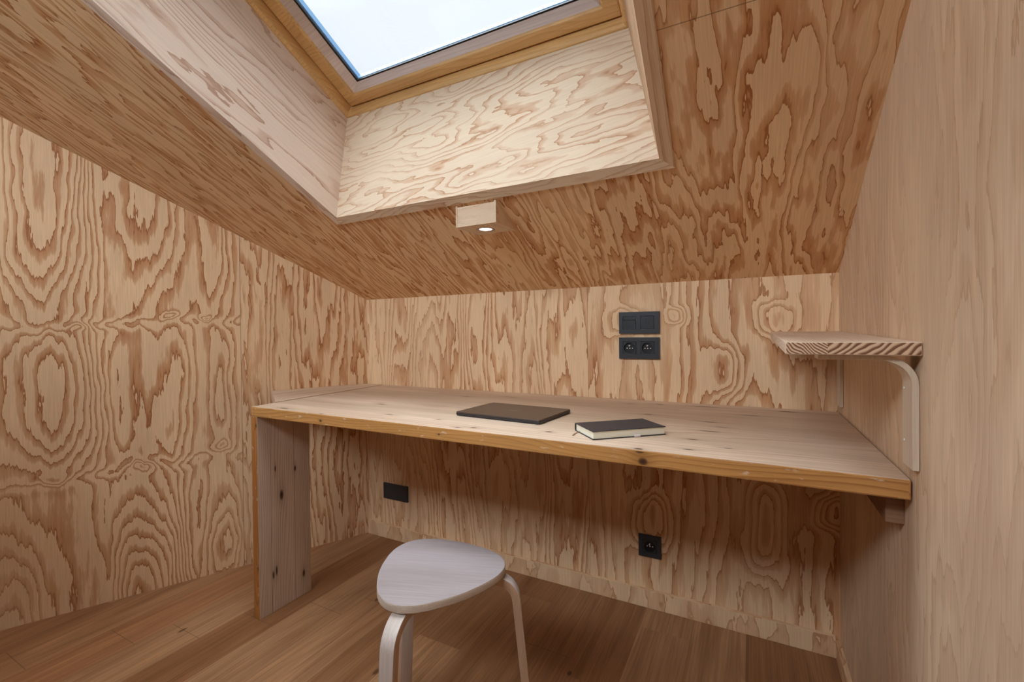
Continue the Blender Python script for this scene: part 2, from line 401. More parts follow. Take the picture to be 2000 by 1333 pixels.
tl = Vector((hl_t[0], hl_t[1], cz(hl_t[1]) - lip)); tr = Vector((hr_t[0], hr_t[1], cz(hr_t[1]) - lip))
tu_l = wp(wx_l, SL, 0); tu_r = wp(wx_r, SL, 0)
hexa(bm, [lo[0], lo_o[0], tl + Vector((-.030, 0, 0)), tl], [up[0], up_o[0], tu_l + Vector((-.03, 0, 0)), tu_l])
struct(obj('trim_2', bm, m_lining_l, grain=(0, -.888, .46), org=(-.7, 1.14, 1.4)))
bm = BM()
hexa(bm, [lo[1], lo_o[1], tr + Vector((.027, 0, 0)), tr], [up[1], up_o[1], tu_r + Vector((.03, 0, 0)), tu_r])
m_edge = ply('plywood board edge', 33.3, su=16, sv=1.2, A=6, B=.8, J=.25, U=45, amt=(.4, .7), light=(.74, .53, .34), brown=(.50, .28, .14), line=(.4, .2, .1))
struct(obj('trim_3', bm, m_edge, grain=(0, -.888, .46), org=(-.7, 1.14, 1.4)))
bm = BM()
hexa(bm, [tl, tr, tr + Vector((0, -.03, .02)), tl + Vector((0, -.03, .02))], [tu_l, tu_r, tu_r + Vector((0, -.03, .016)), tu_l + Vector((0, -.03, .016))])
struct(obj('trim_4', bm, m_lining, grain=(1, 0, 0)))

# ------------------------------------------------------------------ roof window
m_wpine = pine('lacquered window pine', (.84, .56, .25), (.62, .33, .11), 2.0, dens=75, amt=.55, rough=.3, spec=.5)
m_wpale = pine('sash bevel with sky reflection', (.84, .76, .74), (.68, .58, .56), 4.0, dens=70, amt=.5, rough=.28, spec=.5)  # lilac sky reflection painted into the bead's base colour
m_gasket = plain('black gasket', (.01, .01, .012), .5)
m_clad = plain('grey blue cladding', (.13, .26, .42), .4, .5)
def ring(bm, o, oh, i, ih):
    """sloping ring between outer rect o=(x0,x1,s0,s1) at height oh and inner rect i at ih (quads only)"""
    a = [bm.verts.new(wp(x, s, oh)) for x, s in ((o[0], o[2]), (o[1], o[2]), (o[1], o[3]), (o[0], o[3]))]
    b = [bm.verts.new(wp(x, s, ih)) for x, s in ((i[0], i[2]), (i[1], i[2]), (i[1], i[3]), (i[0], i[3]))]
    for k in range(4): bm.faces.new((a[k], a[(k + 1) % 4], b[(k + 1) % 4], b[k]))
def frame_solid(bm, prof):
    """closed ring with cross-section prof = [(inset, height)...] relative to the opening rectangle"""
    n = len(prof); L = []
    for (ins, h) in prof:
        x0, x1, s0, s1 = wx_l + ins, wx_r - ins, ins * .8, SL - ins
        L.append([bm.verts.new(wp(x, s, h)) for x, s in ((x0, s0), (x1, s0), (x1, s1), (x0, s1))])
    for k in range(n):
        p, q = L[k], L[(k + 1) % n]
        for j in range(4): bm.faces.new((p[j], p[(j + 1) % 4], q[(j + 1) % 4], q[j]))
win = bpy.data.objects.new('window_1', None); COL.objects.link(win); win.location = wp(-.79, 0, 0); struct(win)
def wobj(name, bm, mat, grain=(1, 0, 0), parent=None, bevel=.0015):
    bmesh.ops.translate(bm, vec=-win.location, verts=bm.verts)
    o = obj(name, bm, mat, parent or win, grain=grain, bevel=bevel, seg=1); return o
bm = BM(); frame_solid(bm, [(-.035, -.001), (.004, -.001), (.012, .010), (.014, .045), (.014, .105), (-.035, .105)]); wobj('window_frame', bm, m_wpine)
bm = BM(); frame_solid(bm, [(.018, .038), (.020, .035), (.060, .035), (.063, .038), (.067, .044), (.067, .09), (.018, .09)]); wobj('sash', bm, m_wpine)
bm = BM(); frame_solid(bm, [(.0665, .0425), (.094, .062), (.094, .075), (.0665, .075)]); o = wobj('glazing_bead', bm, m_wpale, bevel=0); o['label'] = 'bevelled bead around the pane, sky reflection put into its colour'
bm = BM(); frame_solid(bm, [(.0935, .0615), (.0990, .0625), (.0990, .068), (.0935, .068)]); wobj('gasket', bm, m_gasket, bevel=0)
bm = BM(); frame_solid(bm, [(.085, .0735), (.0995, .0735), (.0995, .090), (.085, .090)]); wobj('cladding', bm, m_clad, bevel=0)
m_glass = bpy.data.materials.new('clear pane'); m_glass.use_nodes = True
g = m_glass.node_tree; g.nodes.clear()
go = g.nodes.new('ShaderNodeOutputMaterial'); gm = g.nodes.new('ShaderNodeMixShader'); gt = g.nodes.new('ShaderNodeBsdfTransparent'); gg = g.nodes.new('ShaderNodeBsdfGlossy'); gf = g.nodes.new('ShaderNodeFresnel')
gt.inputs[0].default_value = (.97, .985, .99, 1); gg.inputs['Roughness'].default_value = .0; gf.inputs['IOR'].default_value = 1.3
g.links.new(gf.outputs[0], gm.inputs[0]); g.links.new(gt.outputs[0], gm.inputs[1]); g.links.new(gg.outputs[0], gm.inputs[2]); g.links.new(gm.outputs[0], go.inputs[0])
bm = BM(); c4 = [wp(x, s, .0645) for x, s in ((wx_l + .088, .074), (wx_r - .088, .074), (wx_r - .088, SL - .09), (wx_l + .088, SL - .09))]
prism(bm, c4, NV * .004); wobj('glass_pane', bm, m_glass, bevel=0)

# invented window around the fill light behind the camera, never in view
fill_win = bpy.data.objects.new('fill_window', None); COL.objects.link(fill_win); fill_win.location = ((wx0 + wx1) / 2, YB, wz0); struct(fill_win)
bm = BM(); fw = .04
for (a, b, c, d_) in ((wx0, wx1, wz0, wz0 + fw), (wx0, wx1, wz1 - fw, wz1), (wx0, wx0 + fw, wz0 + fw, wz1 - fw), (wx1 - fw, wx1, wz0 + fw, wz1 - fw)): box(bm, a, b, YB - .05, YB - .005, c, d_)
bmesh.ops.translate(bm, vec=-fill_win.location, verts=bm.verts); obj('window_frame', bm, m_wpine, fill_win, grain=(1, 0, 0))
bm = BM(); box(bm, wx0 + .03, wx1 - .03, YB - .032, YB - .026, wz0 + .03, wz1 - .03)
bmesh.ops.translate(bm, vec=-fill_win.location, verts=bm.verts); obj('glass_pane', bm, m_glass, fill_win)

# ------------------------------------------------------------------ skirting
bm = BM(); box(bm, LX0 + .002, XR - .0125, D - .012, D, 0, .0635); struct(obj('baseboard_back', bm, m_skirt, grain=(0, 0, 1), bevel=.001, seg=1))
bm = BM(); box(bm, XR - .0125, XR, YB, D, 0, .050); struct(obj('baseboard_right', bm, m_skirt, grain=(0, 1, 0), bevel=.001, seg=1))

# ------------------------------------------------------------------ desk
desk = root('desk', (-.64, 1.28, 0), 'long built-in desk of pale worn planks with honey-coloured front edge, against the back wall', 'desk')
dk = desk.location.copy()
GREY = (.69, .56, .435); GREYD = (.46, .305, .20)
top_knots = []
for (x, y, a, b) in [(-.2066, .945, .010, .013), (-1.369, .972, .008, .028), (-1.166, .951, .005, .013), (-.671, .965, .006, .011), (-.63, .978, .006, .012),
    (-.437, 1.016, .006, .013), (-.269, 1.553, .006, .018), (-.09, 1.184, .006, .030), (-.099, 1.303, .005, .026), (-.267, 1.349, .006, .018),
    (-.117, 1.08, .005, .018), (-.043, 1.03, .004, .012), (-.113, .985, .005, .016), (-.133, 1.557, .008, .045), (.097, 1.56, .009, .035),
    (-.964, 1.45, .005, .02), (-1.13, 1.17, .006, .02), (-.964, 1.03, .005, .02), (-.36, 1.524, .004, .014), (-.80, 1.50, .005, .03), (-.065, 1.247, .004, .02), (-.236, 1.06, .004, .012), (-.78, 1.03, .004, .012), (.0, 1.45, .005, .03)]:
    top_knots.append(((y, x), (a * .8, b * .8)))
m_dtop = pine('worn pale desktop pine', GREY, GREYD, 3.0, dens=70, knots=top_knots, amt=.6, stave=.0865, rough=.5, spec=.35, sv=.6)
m_plank = pine('worn grey leg planks', (.66, .53, .42), (.46, .32, .22), 8.0, dens=110, amt=.8, stave=.0905, seam=1.0, rough=.55, sv=.5,
               knots=[((-1.0, .13), (.004, .016)), ((-1.012, .14), (.004, .02)), ((-1.035, .40), (.008, .02)), ((-1.09, .48), (.004, .012)), ((-1.12, .08), (.006, .016)), ((-1.012, .50), (.003, .012))])
m_wedge = pine('pale filler plank', (.70, .57, .44), (.52, .37, .25), 6.0, dens=60, amt=.5, rough=.55)
HONEY = (.58, .30, .10); HONEYD = (.34, .135, .035)
def zx(z, x, rz, rx): return ((z, x), (rz, rx))
m_honey = pine('honey varnished edge', HONEY, HONEYD, 5.0, dens=120, amt=.85, rough=.32, spec=.5, wear=.5, sv=.9,
               knots=[zx(.7025, -.2025, .0085, .0105), zx(.7235, -.209, .005, .010), zx(.706, -1.168, .0045, .005), zx(.708, -.72, .002, .004)])
m_honey_leg = pine('honey varnished leg edge', (.47, .20, .055), (.28, .10, .025), 5.5, dens=120, amt=.85, rough=.32, spec=.5, wear=.5,
               knots=[((1.483, .662), (.006, .006)), ((1.480, .175), (.006, .007))])
def part(name, bm, mats, parent, grain=(0, 0, 1), bevel=0, seg=2, smooth=False, pick=None, org=(0, 0, 0)):
    """mesh given in world coordinates, stored relative to its parent chain"""
    o = obj(name, bm, mats, parent, grain=grain, bevel=bevel, seg=seg, smooth=smooth, org=org)
    if pick:
        for p in o.data.polygons: p.material_index = pick(p.normal, p.center)
    m = Matrix.Identity(4); q = parent
    while q is not None: m = Matrix.LocRotScale(q.location, q.rotation_euler, None) @ m; q = q.parent
    o.data.transform(m.inverted()); return o

yl, yr = .9478, .9367
bm = BM(); prism(bm, [(-1.509, yl, .6925), (.2262, yr, .6925), (.2262, D - .002, .6925), (-1.548, D - .002, .6925)], (0, 0, ZD - .6925))
part('desktop', bm, [m_dtop, m_honey], desk, grain=(1, 0, 0), bevel=.0028, pick=lambda n, c: 1 if n.y < -.75 or abs(n.x) > .8 else 0)
bm = BM(); box(bm, -1.5095, -1.479, yl, 1.152, 0, .6925)
part('leg', bm, [m_plank, m_honey_leg], desk, grain=(0, 0, 1), bevel=.0012, pick=lambda n, c: 1 if n.y < -.75 else 0)
bm = BM(); prism(bm, [(-1.5155 - .038 * (1.045 - yl) / (D - yl), 1.045, .700), (-1.5520, D - .003, .700), (xl(D) + .004, D - .003, .700), (xl(1.245) + .004, 1.245, .700)], (0, 0, .0275))
o = part('filler_panel', bm, m_wedge, desk, grain=(.12, .99, 0), bevel=.001, seg=1); o['label'] = 'tapered pale plank filling the gap to the left wall'
bm = BM(); box(bm, .2030, .2290, .985, D - .002, .636, .6925)
m_dark = pine('brown batten', (.30, .165, .095), (.18, .09, .05), 9.0, dens=90, amt=.5)
part('support_batten', bm, m_dark, desk, grain=(0, 1, 0), bevel=.001, seg=1)

# ------------------------------------------------------------------ wall shelf
shelf = root('wall_shelf', (XR, 1.25, .94), 'thick pale wooden wall shelf on two bent brackets above the right end of the desk', 'shelf')
def endgrain():
    k = NT('laminated end grain', .6, .3); uv = k.uv(); x, y, _ = k.sep(uv)
    # front face: u=z, v=x : arcs of growth rings, three glued staves
    st = k.M('FLOOR', k.M('DIVIDE', k.M('ADD', y, -.052), .0585))
    sg = k.M('MULTIPLY_ADD', k.M('GREATER_THAN', st, .5), -2.0, 1.0)
    w = k.noise(uv, (30, 30, 1), (3, 1, 2), 1, .5)
    d_ = k.M('MULTIPLY_ADD', k.M('MULTIPLY', x, sg), 1.0, k.M('MULTIPLY', y, .8))
    d_ = k.M('MULTIPLY_ADD', w, .020, d_)
    f = k.M('FRACT', k.M('MULTIPLY', d_, k.M('MULTIPLY_ADD', k.M('GREATER_THAN', st, .5), -95.0, 190.0)))
    c = k.mix(k.ramp(f, [(.30, 0.0), (.62, 1.0), (.88, 1.0), (1, 0.0)]), (.70, .50, .34), (.20, .09, .045))
    k.col(c); return k.m
m_end = endgrain()
m_shelf = pine('pale shelf pine', (.76, .62, .49), (.60, .44, .32), 11.0, dens=110, amt=.45, rough=.6)
m_bracket = pine('pale bent birch', (.77, .66, .53), (.68, .55, .42), 12.0, dens=140, amt=.3, rough=.45)
m_steel = plain('screw steel', (.75, .73, .70), .3, .6, 0)
bm = BM(); f0, f1, b0, b1 = .9275, .9485, .9415, .9625
va = [Vector(p) for p in ((.0515, .889, f0), (XR - .0008, .889, f0), (XR - .0008, .889, f1), (.0515, .889, f1))]
vb = [Vector(p) for p in ((.0545, D - .001, b0), (XR - .0008, D - .001, b0), (XR - .0008, D - .001, b1), (.0545, D - .001, b1))]
hexa(bm, va, vb)
part('shelf_board', bm, [m_shelf, m_end], shelf, grain=(0, 1, 0), bevel=.0012, seg=1)
sb = shelf.children[0] if shelf.children else None
for o in COL.objects:
    if o.name == 'shelf_board':
        uvl = o.data.uv_layers[0]
        for p in o.data.polygons:
            if p.normal.y < -.8:
                p.material_index = 1
                for li in p.loop_indices:
                    q = o.data.vertices[o.data.loops[li].vertex_index].co + shelf.location
                    uvl.data[li].uv = (q.z, q.x)
def strap(bm, path, th, y0, y1):
    """flat strip following path (x,z) thickened inward, between y0 and y1"""
    n = len(path); L = []
    for i, (x, z) in enumerate(path):
        a = path[max(i - 1, 0)]; b = path[min(i + 1, n - 1)]
        t = Vector((b[0] - a[0], b[1] - a[1])).normalized(); nn = Vector((-t.y, t.x))
        t_ = th(i / (n - 1)) if callable(th) else th
        L.append([bm.verts.new((x, y0, z)), bm.verts.new((x, y1, z)), bm.verts.new((x + nn.x * t_, y1, z + nn.y * t_)), bm.verts.new((x + nn.x * t_, y0, z + nn.y * t_))])
    bm.faces.new(L[0]); bm.faces.new(L[-1][::-1])
    for i in range(n - 1):
        for j in range(4): bm.faces.new((L[i][j], L[i + 1][j], L[i + 1][(j + 1) % 4], L[i][(j + 1) % 4]))
def bracket(y0, y1, dz):
    R_ = .046; xw = XR - .0006; zt = .9268 + dz
    path = [(xw, .7485), (xw, .80), (xw, .85), (xw, zt - R_)]
    for i in range(1, 12):
        a = pi / 2 * i / 12; path.append((xw - R_ + R_ * cos(a), zt - R_ + R_ * sin(a)))
    path += [(xw - R_, zt), (.15, zt), (.12, zt), (.099, zt)]
    bm = BM(); strap(bm, path, lambda t: .0085 if t < .75 else .0075, y0, y1)
    b = part('bracket', bm, m_bracket, shelf, grain=(0, .001, 1), bevel=.0006, seg=1, smooth=True)
    for z in (.8725, .788):
        bm = BM(); cyl(bm, (XR - .0096, y1 - .010, z + dz * .5), .0024, .0014, 'X', 14)
        part('screw', bm, m_steel, b)
bracket(.905, .957, 0)
bracket(1.552, 1.604, .0125)

# ------------------------------------------------------------------ ceiling spot box
lamp = root('ceiling_spotlight', (-.7433, 1.24, 1.30), 'small plywood box lamp with a round lit spot, fixed below the roof window', 'lamp')
m_lampbox = ply('lamp box plywood', 17.0, su=16, sv=3, A=5, B=1, J=.2, amt=(.15, .45), light=(.80, .64, .46), brown=(.60, .38, .22), line=(.5, .28, .16), fibre=.03)
lx0_, lx1_, ly0, lz = -.8155, -.6712, 1.1775, 1.2995
ly1 = D - (lz - CZ) / CM
bm = BM(); prism(bm, [(lx0_, ly0, lz), (lx0_, ly1, lz), (lx0_, ly0, cz(ly0) - .001)], (.006, 0, 0)); part('side_panel', bm, m_lampbox, lamp, grain=(0, -.8, .4))
bm = BM(); prism(bm, [(lx1_ - .006, ly0, lz), (lx1_ - .006, ly1, lz), (lx1_ - .006, ly0, cz(ly0) - .001)], (.006, 0, 0)); part('side_panel', bm, m_lampbox, lamp, grain=(0, -.8, .4))
bm = BM(); box(bm, lx0_ + .0064, lx1_ - .0064, ly0 + .0004, ly0 + .007, lz + .0052, cz(ly0) - .007); part('front_panel', bm, m_lampbox, lamp, grain=(1, 0, .03))
# bottom panel with a round hole
cxs, cys, rs = -.748, 1.246, .0265
bm = BM(); outer = [(lx0_ + .0064, ly0 + .0002), (lx1_ - .0064, ly0 + .0002), (lx1_ - .0064, ly1 - .002), (lx0_ + .0064, ly1 - .002)]
def plate_hole(bm, outer, c, r, z0, z1, mp, n=32):
    """rectangular plate with a round hole; mp maps (a,b,h)->3D; outer corners ccw"""
    angs = [2 * pi * i / n + pi / n for i in range(n)]
    def edge(a):
        dx, dy = cos(a), sin(a); ts = []
        x0, x1 = min(p[0] for p in outer) - c[0], max(p[0] for p in outer) - c[0]; y0, y1 = min(p[1] for p in outer) - c[1], max(p[1] for p in outer) - c[1]
        if dx > 1e-9: ts.append(x1 / dx)
        if dx < -1e-9: ts.append(x0 / dx)
        if dy > 1e-9: ts.append(y1 / dy)
        if dy < -1e-9: ts.append(y0 / dy)
        t = min(ts); return (c[0] + dx * t, c[1] + dy * t)
    corners = [atan2(p[1] - c[1], p[0] - c[0]) % (2 * pi) for p in outer]
    angs = sorted([a % (2 * pi) for a in angs] + corners)
    I0, I1, O0, O1 = [], [], [], []
    for a in angs:
        e = edge(a); q = (c[0] + r * cos(a), c[1] + r * sin(a))
        I0.append(bm.verts.new(mp(*q, z0))); I1.append(bm.verts.new(mp(*q, z1))); O0.append(bm.verts.new(mp(*e, z0))); O1.append(bm.verts.new(mp(*e, z1)))
    m = len(angs)
    for i in range(m):
        j = (i + 1) % m
        bm.faces.new((I0[i], O0[i], O0[j], I0[j])); bm.faces.new((I1[i], I1[j], O1[j], O1[i]))
        bm.faces.new((I0[i], I0[j], I1[j], I1[i])); bm.faces.new((O0[i], O1[i], O1[j], O0[j]))
plate_hole(bm, outer, (cxs, cys), rs, lz, lz + .005, lambda a, b, h: (a, b, h))
part('bottom_panel', bm, m_lampbox, lamp, grain=(.3, 1, 0))
m_ringm = plain('brushed lamp ring', (.42, .34, .30), .35, .5, .6)
bm = BM(); n = 40
prof = [(.0205, .0), (.0275, -.0012), (.0305, -.0004), (.0300, .0), (.0205, .006)]
rings = [[bm.verts.new((cxs + r * cos(2 * pi * i / n), cys + r * sin(2 * pi * i / n), lz + h)) for i in range(n)] for r, h in prof]
for k in range(len(prof)):
    p, q = rings[k], rings[(k + 1) % len(prof)]
    for i in range(n): bm.faces.new((p[i], p[(i + 1) % n], q[(i + 1) % n], q[i]))
part('trim_ring', bm, m_ringm, lamp, smooth=True)
m_em = bpy.data.materials.new('lit spot lens'); m_em.use_nodes = True
e = m_em.node_tree; e.nodes.clear(); eo = e.nodes.new('ShaderNodeOutputMaterial'); ee = e.nodes.new('ShaderNodeEmission')
ee.inputs[0].default_value = (1, .97, .93, 1); ee.inputs[1].default_value = 6.0; e.links.new(ee.outputs[0], eo.inputs[0])
bm = BM(); cyl(bm, (cxs, cys, lz + .002), .0206, .002, 'Z', 36); o = part('lamp_lens', bm, m_em, lamp); o['label'] = 'glowing white round lens'

# ------------------------------------------------------------------ sockets and plates on the back wall
m_blk = plain('anthracite plastic', (.030, .034, .042), .42, .45)
m_blk2 = plain('anthracite insert', (.026, .030, .037), .38, .45)
m_hole = plain('black recess', (.008, .008, .010), .5, .4)
m_pin = plain('nickel contact', (.78, .78, .78), .3, .6, 0)
def sock_insert(t, cx, cz_, s, yf):
    """square insert with a round recess, earth pin and two contacts"""
    bm = BM(); r = s * .43
    plate_hole(bm, [(cx - s / 2, cz_ - s / 2), (cx + s / 2, cz_ - s / 2), (cx + s / 2, cz_ + s / 2), (cx - s / 2, cz_ + s / 2)], (cx, cz_), r, yf - .0012, yf + .006, lambda a, b, h: (a, h, b))
    ins = part('socket_insert', bm, m_blk2, t)
    bm = BM(); cyl(bm, (cx, yf + .0066, cz_), r + .0005, .0012, 'Y', 32); part('recess', bm, m_hole, ins)
    bm = BM(); cyl(bm, (cx, yf + .001, cz_ + r * .42), .0023, .010, 'Y', 14); part('earth_pin', bm, m_pin, ins)
    for dx in (-.0095, 0, .0095):
        bm = BM(); cyl(bm, (cx + dx, yf + .0055, cz_ - .0012), .0020 if dx else .0022, .0012, 'Y', 12); part('contact', bm, m_pin, ins)
def faceplate(t, x0, x1, z0, z1, holes, yf, s):
    """flat cover plate; square openings for inserts are filled flush with a groove"""
    zs = [z0, z1]; bm = BM()
    if not holes:
        box(bm, x0, x1, yf, D - .0002, z0, z1)
    else:
        cz_ = holes[0][1]; g = .0007; h = s / 2 + g
        xs = [x0] + [v for c in holes for v in (c[0] - h, c[0] + h)] + [x1]
        X = []
        for v in xs: X.append(v)
        Z = [z0, cz_ - h, cz_ + h, z1]; V = {}
        def vv(i, j, b):
            if (i, j, b) not in V: V[(i, j, b)] = bm.verts.new((X[i], D - .0002 if b else yf, Z[j]))
            return V[(i, j, b)]
        nx = len(X) - 1; solid = lambda i, j: 0 <= i < nx and 0 <= j < 3 and not (j == 1 and i % 2 == 1)
        for i in range(nx):
            for j in range(3):
                if not solid(i, j): continue
                for b in (0, 1): bm.faces.new((vv(i, j, b), vv(i + 1, j, b), vv(i + 1, j + 1, b), vv(i, j + 1, b)))
                for (di, dj, a, b_) in ((-1, 0, (i, j), (i, j + 1)), (1, 0, (i + 1, j), (i + 1, j + 1)), (0, -1, (i, j), (i + 1, j)), (0, 1, (i, j + 1), (i + 1, j + 1))):
                    if not solid(i + di, j + dj): bm.faces.new((vv(*a, 0), vv(*b_, 0), vv(*b_, 1), vv(*a, 1)))
    return part('cover_plate', bm, m_blk, t, bevel=.0007, seg=2)
S_ = .0445
# upper double plate : data port + charging port
t = root('data_outlet', (-.3475, D, .959), 'black double wall plate with data port and charging slots, directly above the double socket', 'wall outlet')
yf = D - .009; cc = [(-.3805, .9985), (-.3185, .9985)]
faceplate(t, -.4172, -.2775, .9600, 1.0368, cc, yf, S_)
for q, (cx, cz_) in enumerate(cc):
    bm = BM()
    if q == 0:
        box(bm, cx - S_ / 2, cx + S_ / 2, yf - .0006, yf + .006, cz_ - S_ / 2, cz_ + S_ * .21)
        ins = part('data_module', bm, m_blk2, t, bevel=.0004, seg=1)
        bm = BM(); box(bm, cx - S_ / 2, cx + S_ / 2, yf + .0010, yf + .006, cz_ + S_ * .235, cz_ + S_ / 2); part('label_strip', bm, m_blk2, ins)
        w = .0095; y_ = yf - .0012
        for (a, b, c, d_) in ((-w, w, .007, .0082), (-w, -w + .0012, -.012, .008), (-w, w, -.013, -.0118)):
            bm = BM(); box(bm, cx + a, cx + b, y_, yf, cz_ + c - .001, cz_ + d_ - .001); part('port_shutter', bm, m_hole, ins)
    else:
        box(bm, cx - S_ / 2, cx + S_ / 2, yf - .0006, yf + .006, cz_ - S_ / 2, cz_ + S_ / 2)
        ins = part('charging_module', bm, m_blk2, t, bevel=.0004, seg=1)
        for dx in (-.0045, .0035):
            bm = BM(); box(bm, cx + dx - .0012, cx + dx + .0012, yf - .0009, yf, cz_ - .0065, cz_ + .0065); part('port_slot', bm, m_hole, ins)
t = root('double_socket', (-.3475, D, .871), 'black double power socket with two round recesses, under the data outlet above the desk', 'wall outlet')
cc = [(-.3805, .9095), (-.3185, .9095)]
faceplate(t, -.4178, -.2780, .8713, .9468, cc, yf, S_)
for (cx, cz_) in cc: sock_insert(t, cx, cz_, S_, yf)
t = root('single_socket', (-.3165, D, .178), 'square black single power socket low on the back wall, under the desk on the right', 'wall outlet')
faceplate(t, -.3547, -.2784, .1778, .2535, [(-.3165, .2157)], yf, S_)
sock_insert(t, -.3165, .2157, S_, yf)
t = root('blank_cover_plate', (-1.479, D, .186), 'plain black rectangular cover plate low on the back wall, near the left corner', 'wall plate')
faceplate(t, -1.5528, -1.4060, .1872, .2600, [], D - .008, S_)

# ------------------------------------------------------------------ laptop
LP = (-.6235, 1.187, ZD + .0003); lr = radians(-4)
laptop = root('laptop', LP, 'closed thin brown-grey laptop lying on the desk', 'laptop', rz=lr)
m_lid = plain('bronze grey lid', (.105, .078, .064), .36, .5, .55, .04)
m_body = plain('dark laptop body', (.035, .035, .042), .35, .5, .4)
m_logo = plain('copper logo', (.42, .32, .25), .35, .5, .2)
def lpart(name, bm, mat, parent, T_, bevel=0, **k):
    bm.transform(Matrix.Translation(Vector(T_[0])) @ Matrix.Rotation(T_[1], 4, 'Z')); return part(name, bm, mat, parent, bevel=bevel, **k)
TL = (LP, lr)
def rrect(bm, hx, hy, z0, z1, r, n=5, inset=0):
    pts = []
    for (sx, sy, a0) in ((1, 1, 0), (-1, 1, 90), (-1, -1, 180), (1, -1, 270)):
        for i in range(n + 1):
            a = radians(a0 + 90 * i / n); pts.append((sx * (hx - r) + r * cos(a), sy * (hy - r) + r * sin(a)))
    a = [bm.verts.new((x, y, z0)) for x, y in pts]; k = (hx - inset) / hx, (hy - inset) / hy
    b = [bm.verts.new((x * k[0], y * k[1], z1)) for x, y in pts]; m = len(pts)
    bm.faces.new(a[::-1]); bm.faces.new(b)
    for i in range(m): bm.faces.new((a[i], a[(i + 1) % m], b[(i + 1) % m], b[i]))
bm = BM(); rrect(bm, .1395, .0975, .0012, .0074, .006, inset=-.0015); lpart('base', bm, m_body, laptop, TL, bevel=.0005, seg=1)
bm = BM(); rrect(bm, .1405, .0985, .0079, .0120, .006, inset=.0006); lpart('lid', bm, m_lid, laptop, TL, bevel=.0006, seg=2)
lid = bpy.data.objects['lid']
for q, (x, h0, h1) in enumerate(((-.0105, -.006, .004), (-.004, -.004, .006), (.0035, -.006, .004), (.010, -.004, .006))):
    bm = BM(); prism(bm, [(x - .0008, h0, .0120), (x + .0006, h0, .0120), (x + .0030, h1, .0120), (x + .0016, h1, .0120)], (0, 0, .0002)); lpart('emblem', bm, m_logo, lid, TL)
for sy in (-.07, .07):
    bm = BM(); box(bm, -.11, .11, sy - .004, sy + .004, 0, .0013); lpart('rubber_foot', bm, m_hole, laptop, TL)
bm = BM(); box(bm, -.095, .095, .0915, .0968, .0070, .0084); lpart('hinge', bm, m_body, laptop, TL)

# ------------------------------------------------------------------ notebook
NP = Vector((-.2803, 1.0781, ZD + .0003)); nr = atan2(.1236, .1355)
nb = root('notebook', NP, 'thick notebook with black cover and cream pages lying on the desk, right of the laptop', 'notebook', rz=nr)
m_cov = plain('black book cloth', (.030, .030, .036), .5, .4, 0, .1)
def pages_mat():
    k = NT('cream page block', .8, .1); t = k.t.nodes.new('ShaderNodeTexCoord').outputs['Object']
    n = k.noise(t, (3, 3, 2600), (0, 0, 0), 1, .5)
    k.col(k.mix(1.0, (.84, .83, .70), k.ramp(n, [(.3, .86), (.7, 1.03)]), 'MULTIPLY')); return k.m
m_pages = pages_mat(); m_ribbon = plain('brown ribbon', (.30, .17, .09), .6, .3); m_clasp = plain('pale clasp', (.72, .68, .70), .35, .5)
TN = (NP, nr); hx, hy, th = .0925, .0515, .0195
for (z0, z1) in ((0, .0017), (th - .0017, th)):
    bm = BM(); box(bm, -hx, hx, -hy, hy, z0, z1); lpart('cover', bm, m_cov, nb, TN, bevel=.0006, seg=2)
bm = BM(); prof = [(hy - .0015, 0), (hy + .0012, .003), (hy + .0018, th / 2), (hy + .0012, th - .003), (hy - .0015, th), (hy - .0025, th - .002), (hy - .0006, th / 2), (hy - .0025, .002)]
a = [(-hx, y, z) for y, z in prof]; prism(bm, a, (2 * hx, 0, 0)); lpart('spine', bm, m_cov, nb, TN)
bm = BM(); box(bm, -hx + .0025, hx - .0025, -hy + .0025, hy - .003, .0018, th - .0018); lpart('page_block', bm, m_pages, nb, TN)
bm = BM(); cyl(bm, (.018, -hy - .0008, .0028), .0042, .014, 'X', 14); bmesh.ops.scale(bm, vec=(1, .55, .75), space=Matrix.Translation((-.018, hy + .0008, -.0030)), verts=bm.verts)
lpart('elastic_clasp', bm, m_clasp, nb, TN, smooth=True)
# ribbon curling out over the desk from the short end
bm = BM(); pts = []
for i in range(11):
    a = i / 10; pts.append((-hx + .004 - .030 * a, .030 - .006 * a - .022 * a * a, .0012 if a > .2 else .0012 + .002 * (1 - a / .2)))
L = []
for i, p in enumerate(pts):
    q = pts[min(i + 1, 10)]; r_ = pts[max(i - 1, 0)]; d2 = Vector((q[0] - r_[0], q[1] - r_[1])).normalized(); nn = Vector((-d2.y, d2.x)) * .0018
    L.append([bm.verts.new((p[0] + nn.x, p[1] + nn.y, p[2])), bm.verts.new((p[0] - nn.x, p[1] - nn.y, p[2])), bm.verts.new((p[0] - nn.x, p[1] - nn.y, p[2] - .0006)), bm.verts.new((p[0] + nn.x, p[1] + nn.y, p[2] - .0006))])
bm.faces.new(L[0]); bm.faces.new(L[-1][::-1])
for i in range(10):
    for j in range(4): bm.faces.new((L[i][j], L[i + 1][j], L[i + 1][(j + 1) % 4], L[i][(j + 1) % 4]))
lpart('ribbon', bm, m_ribbon, nb, TN)

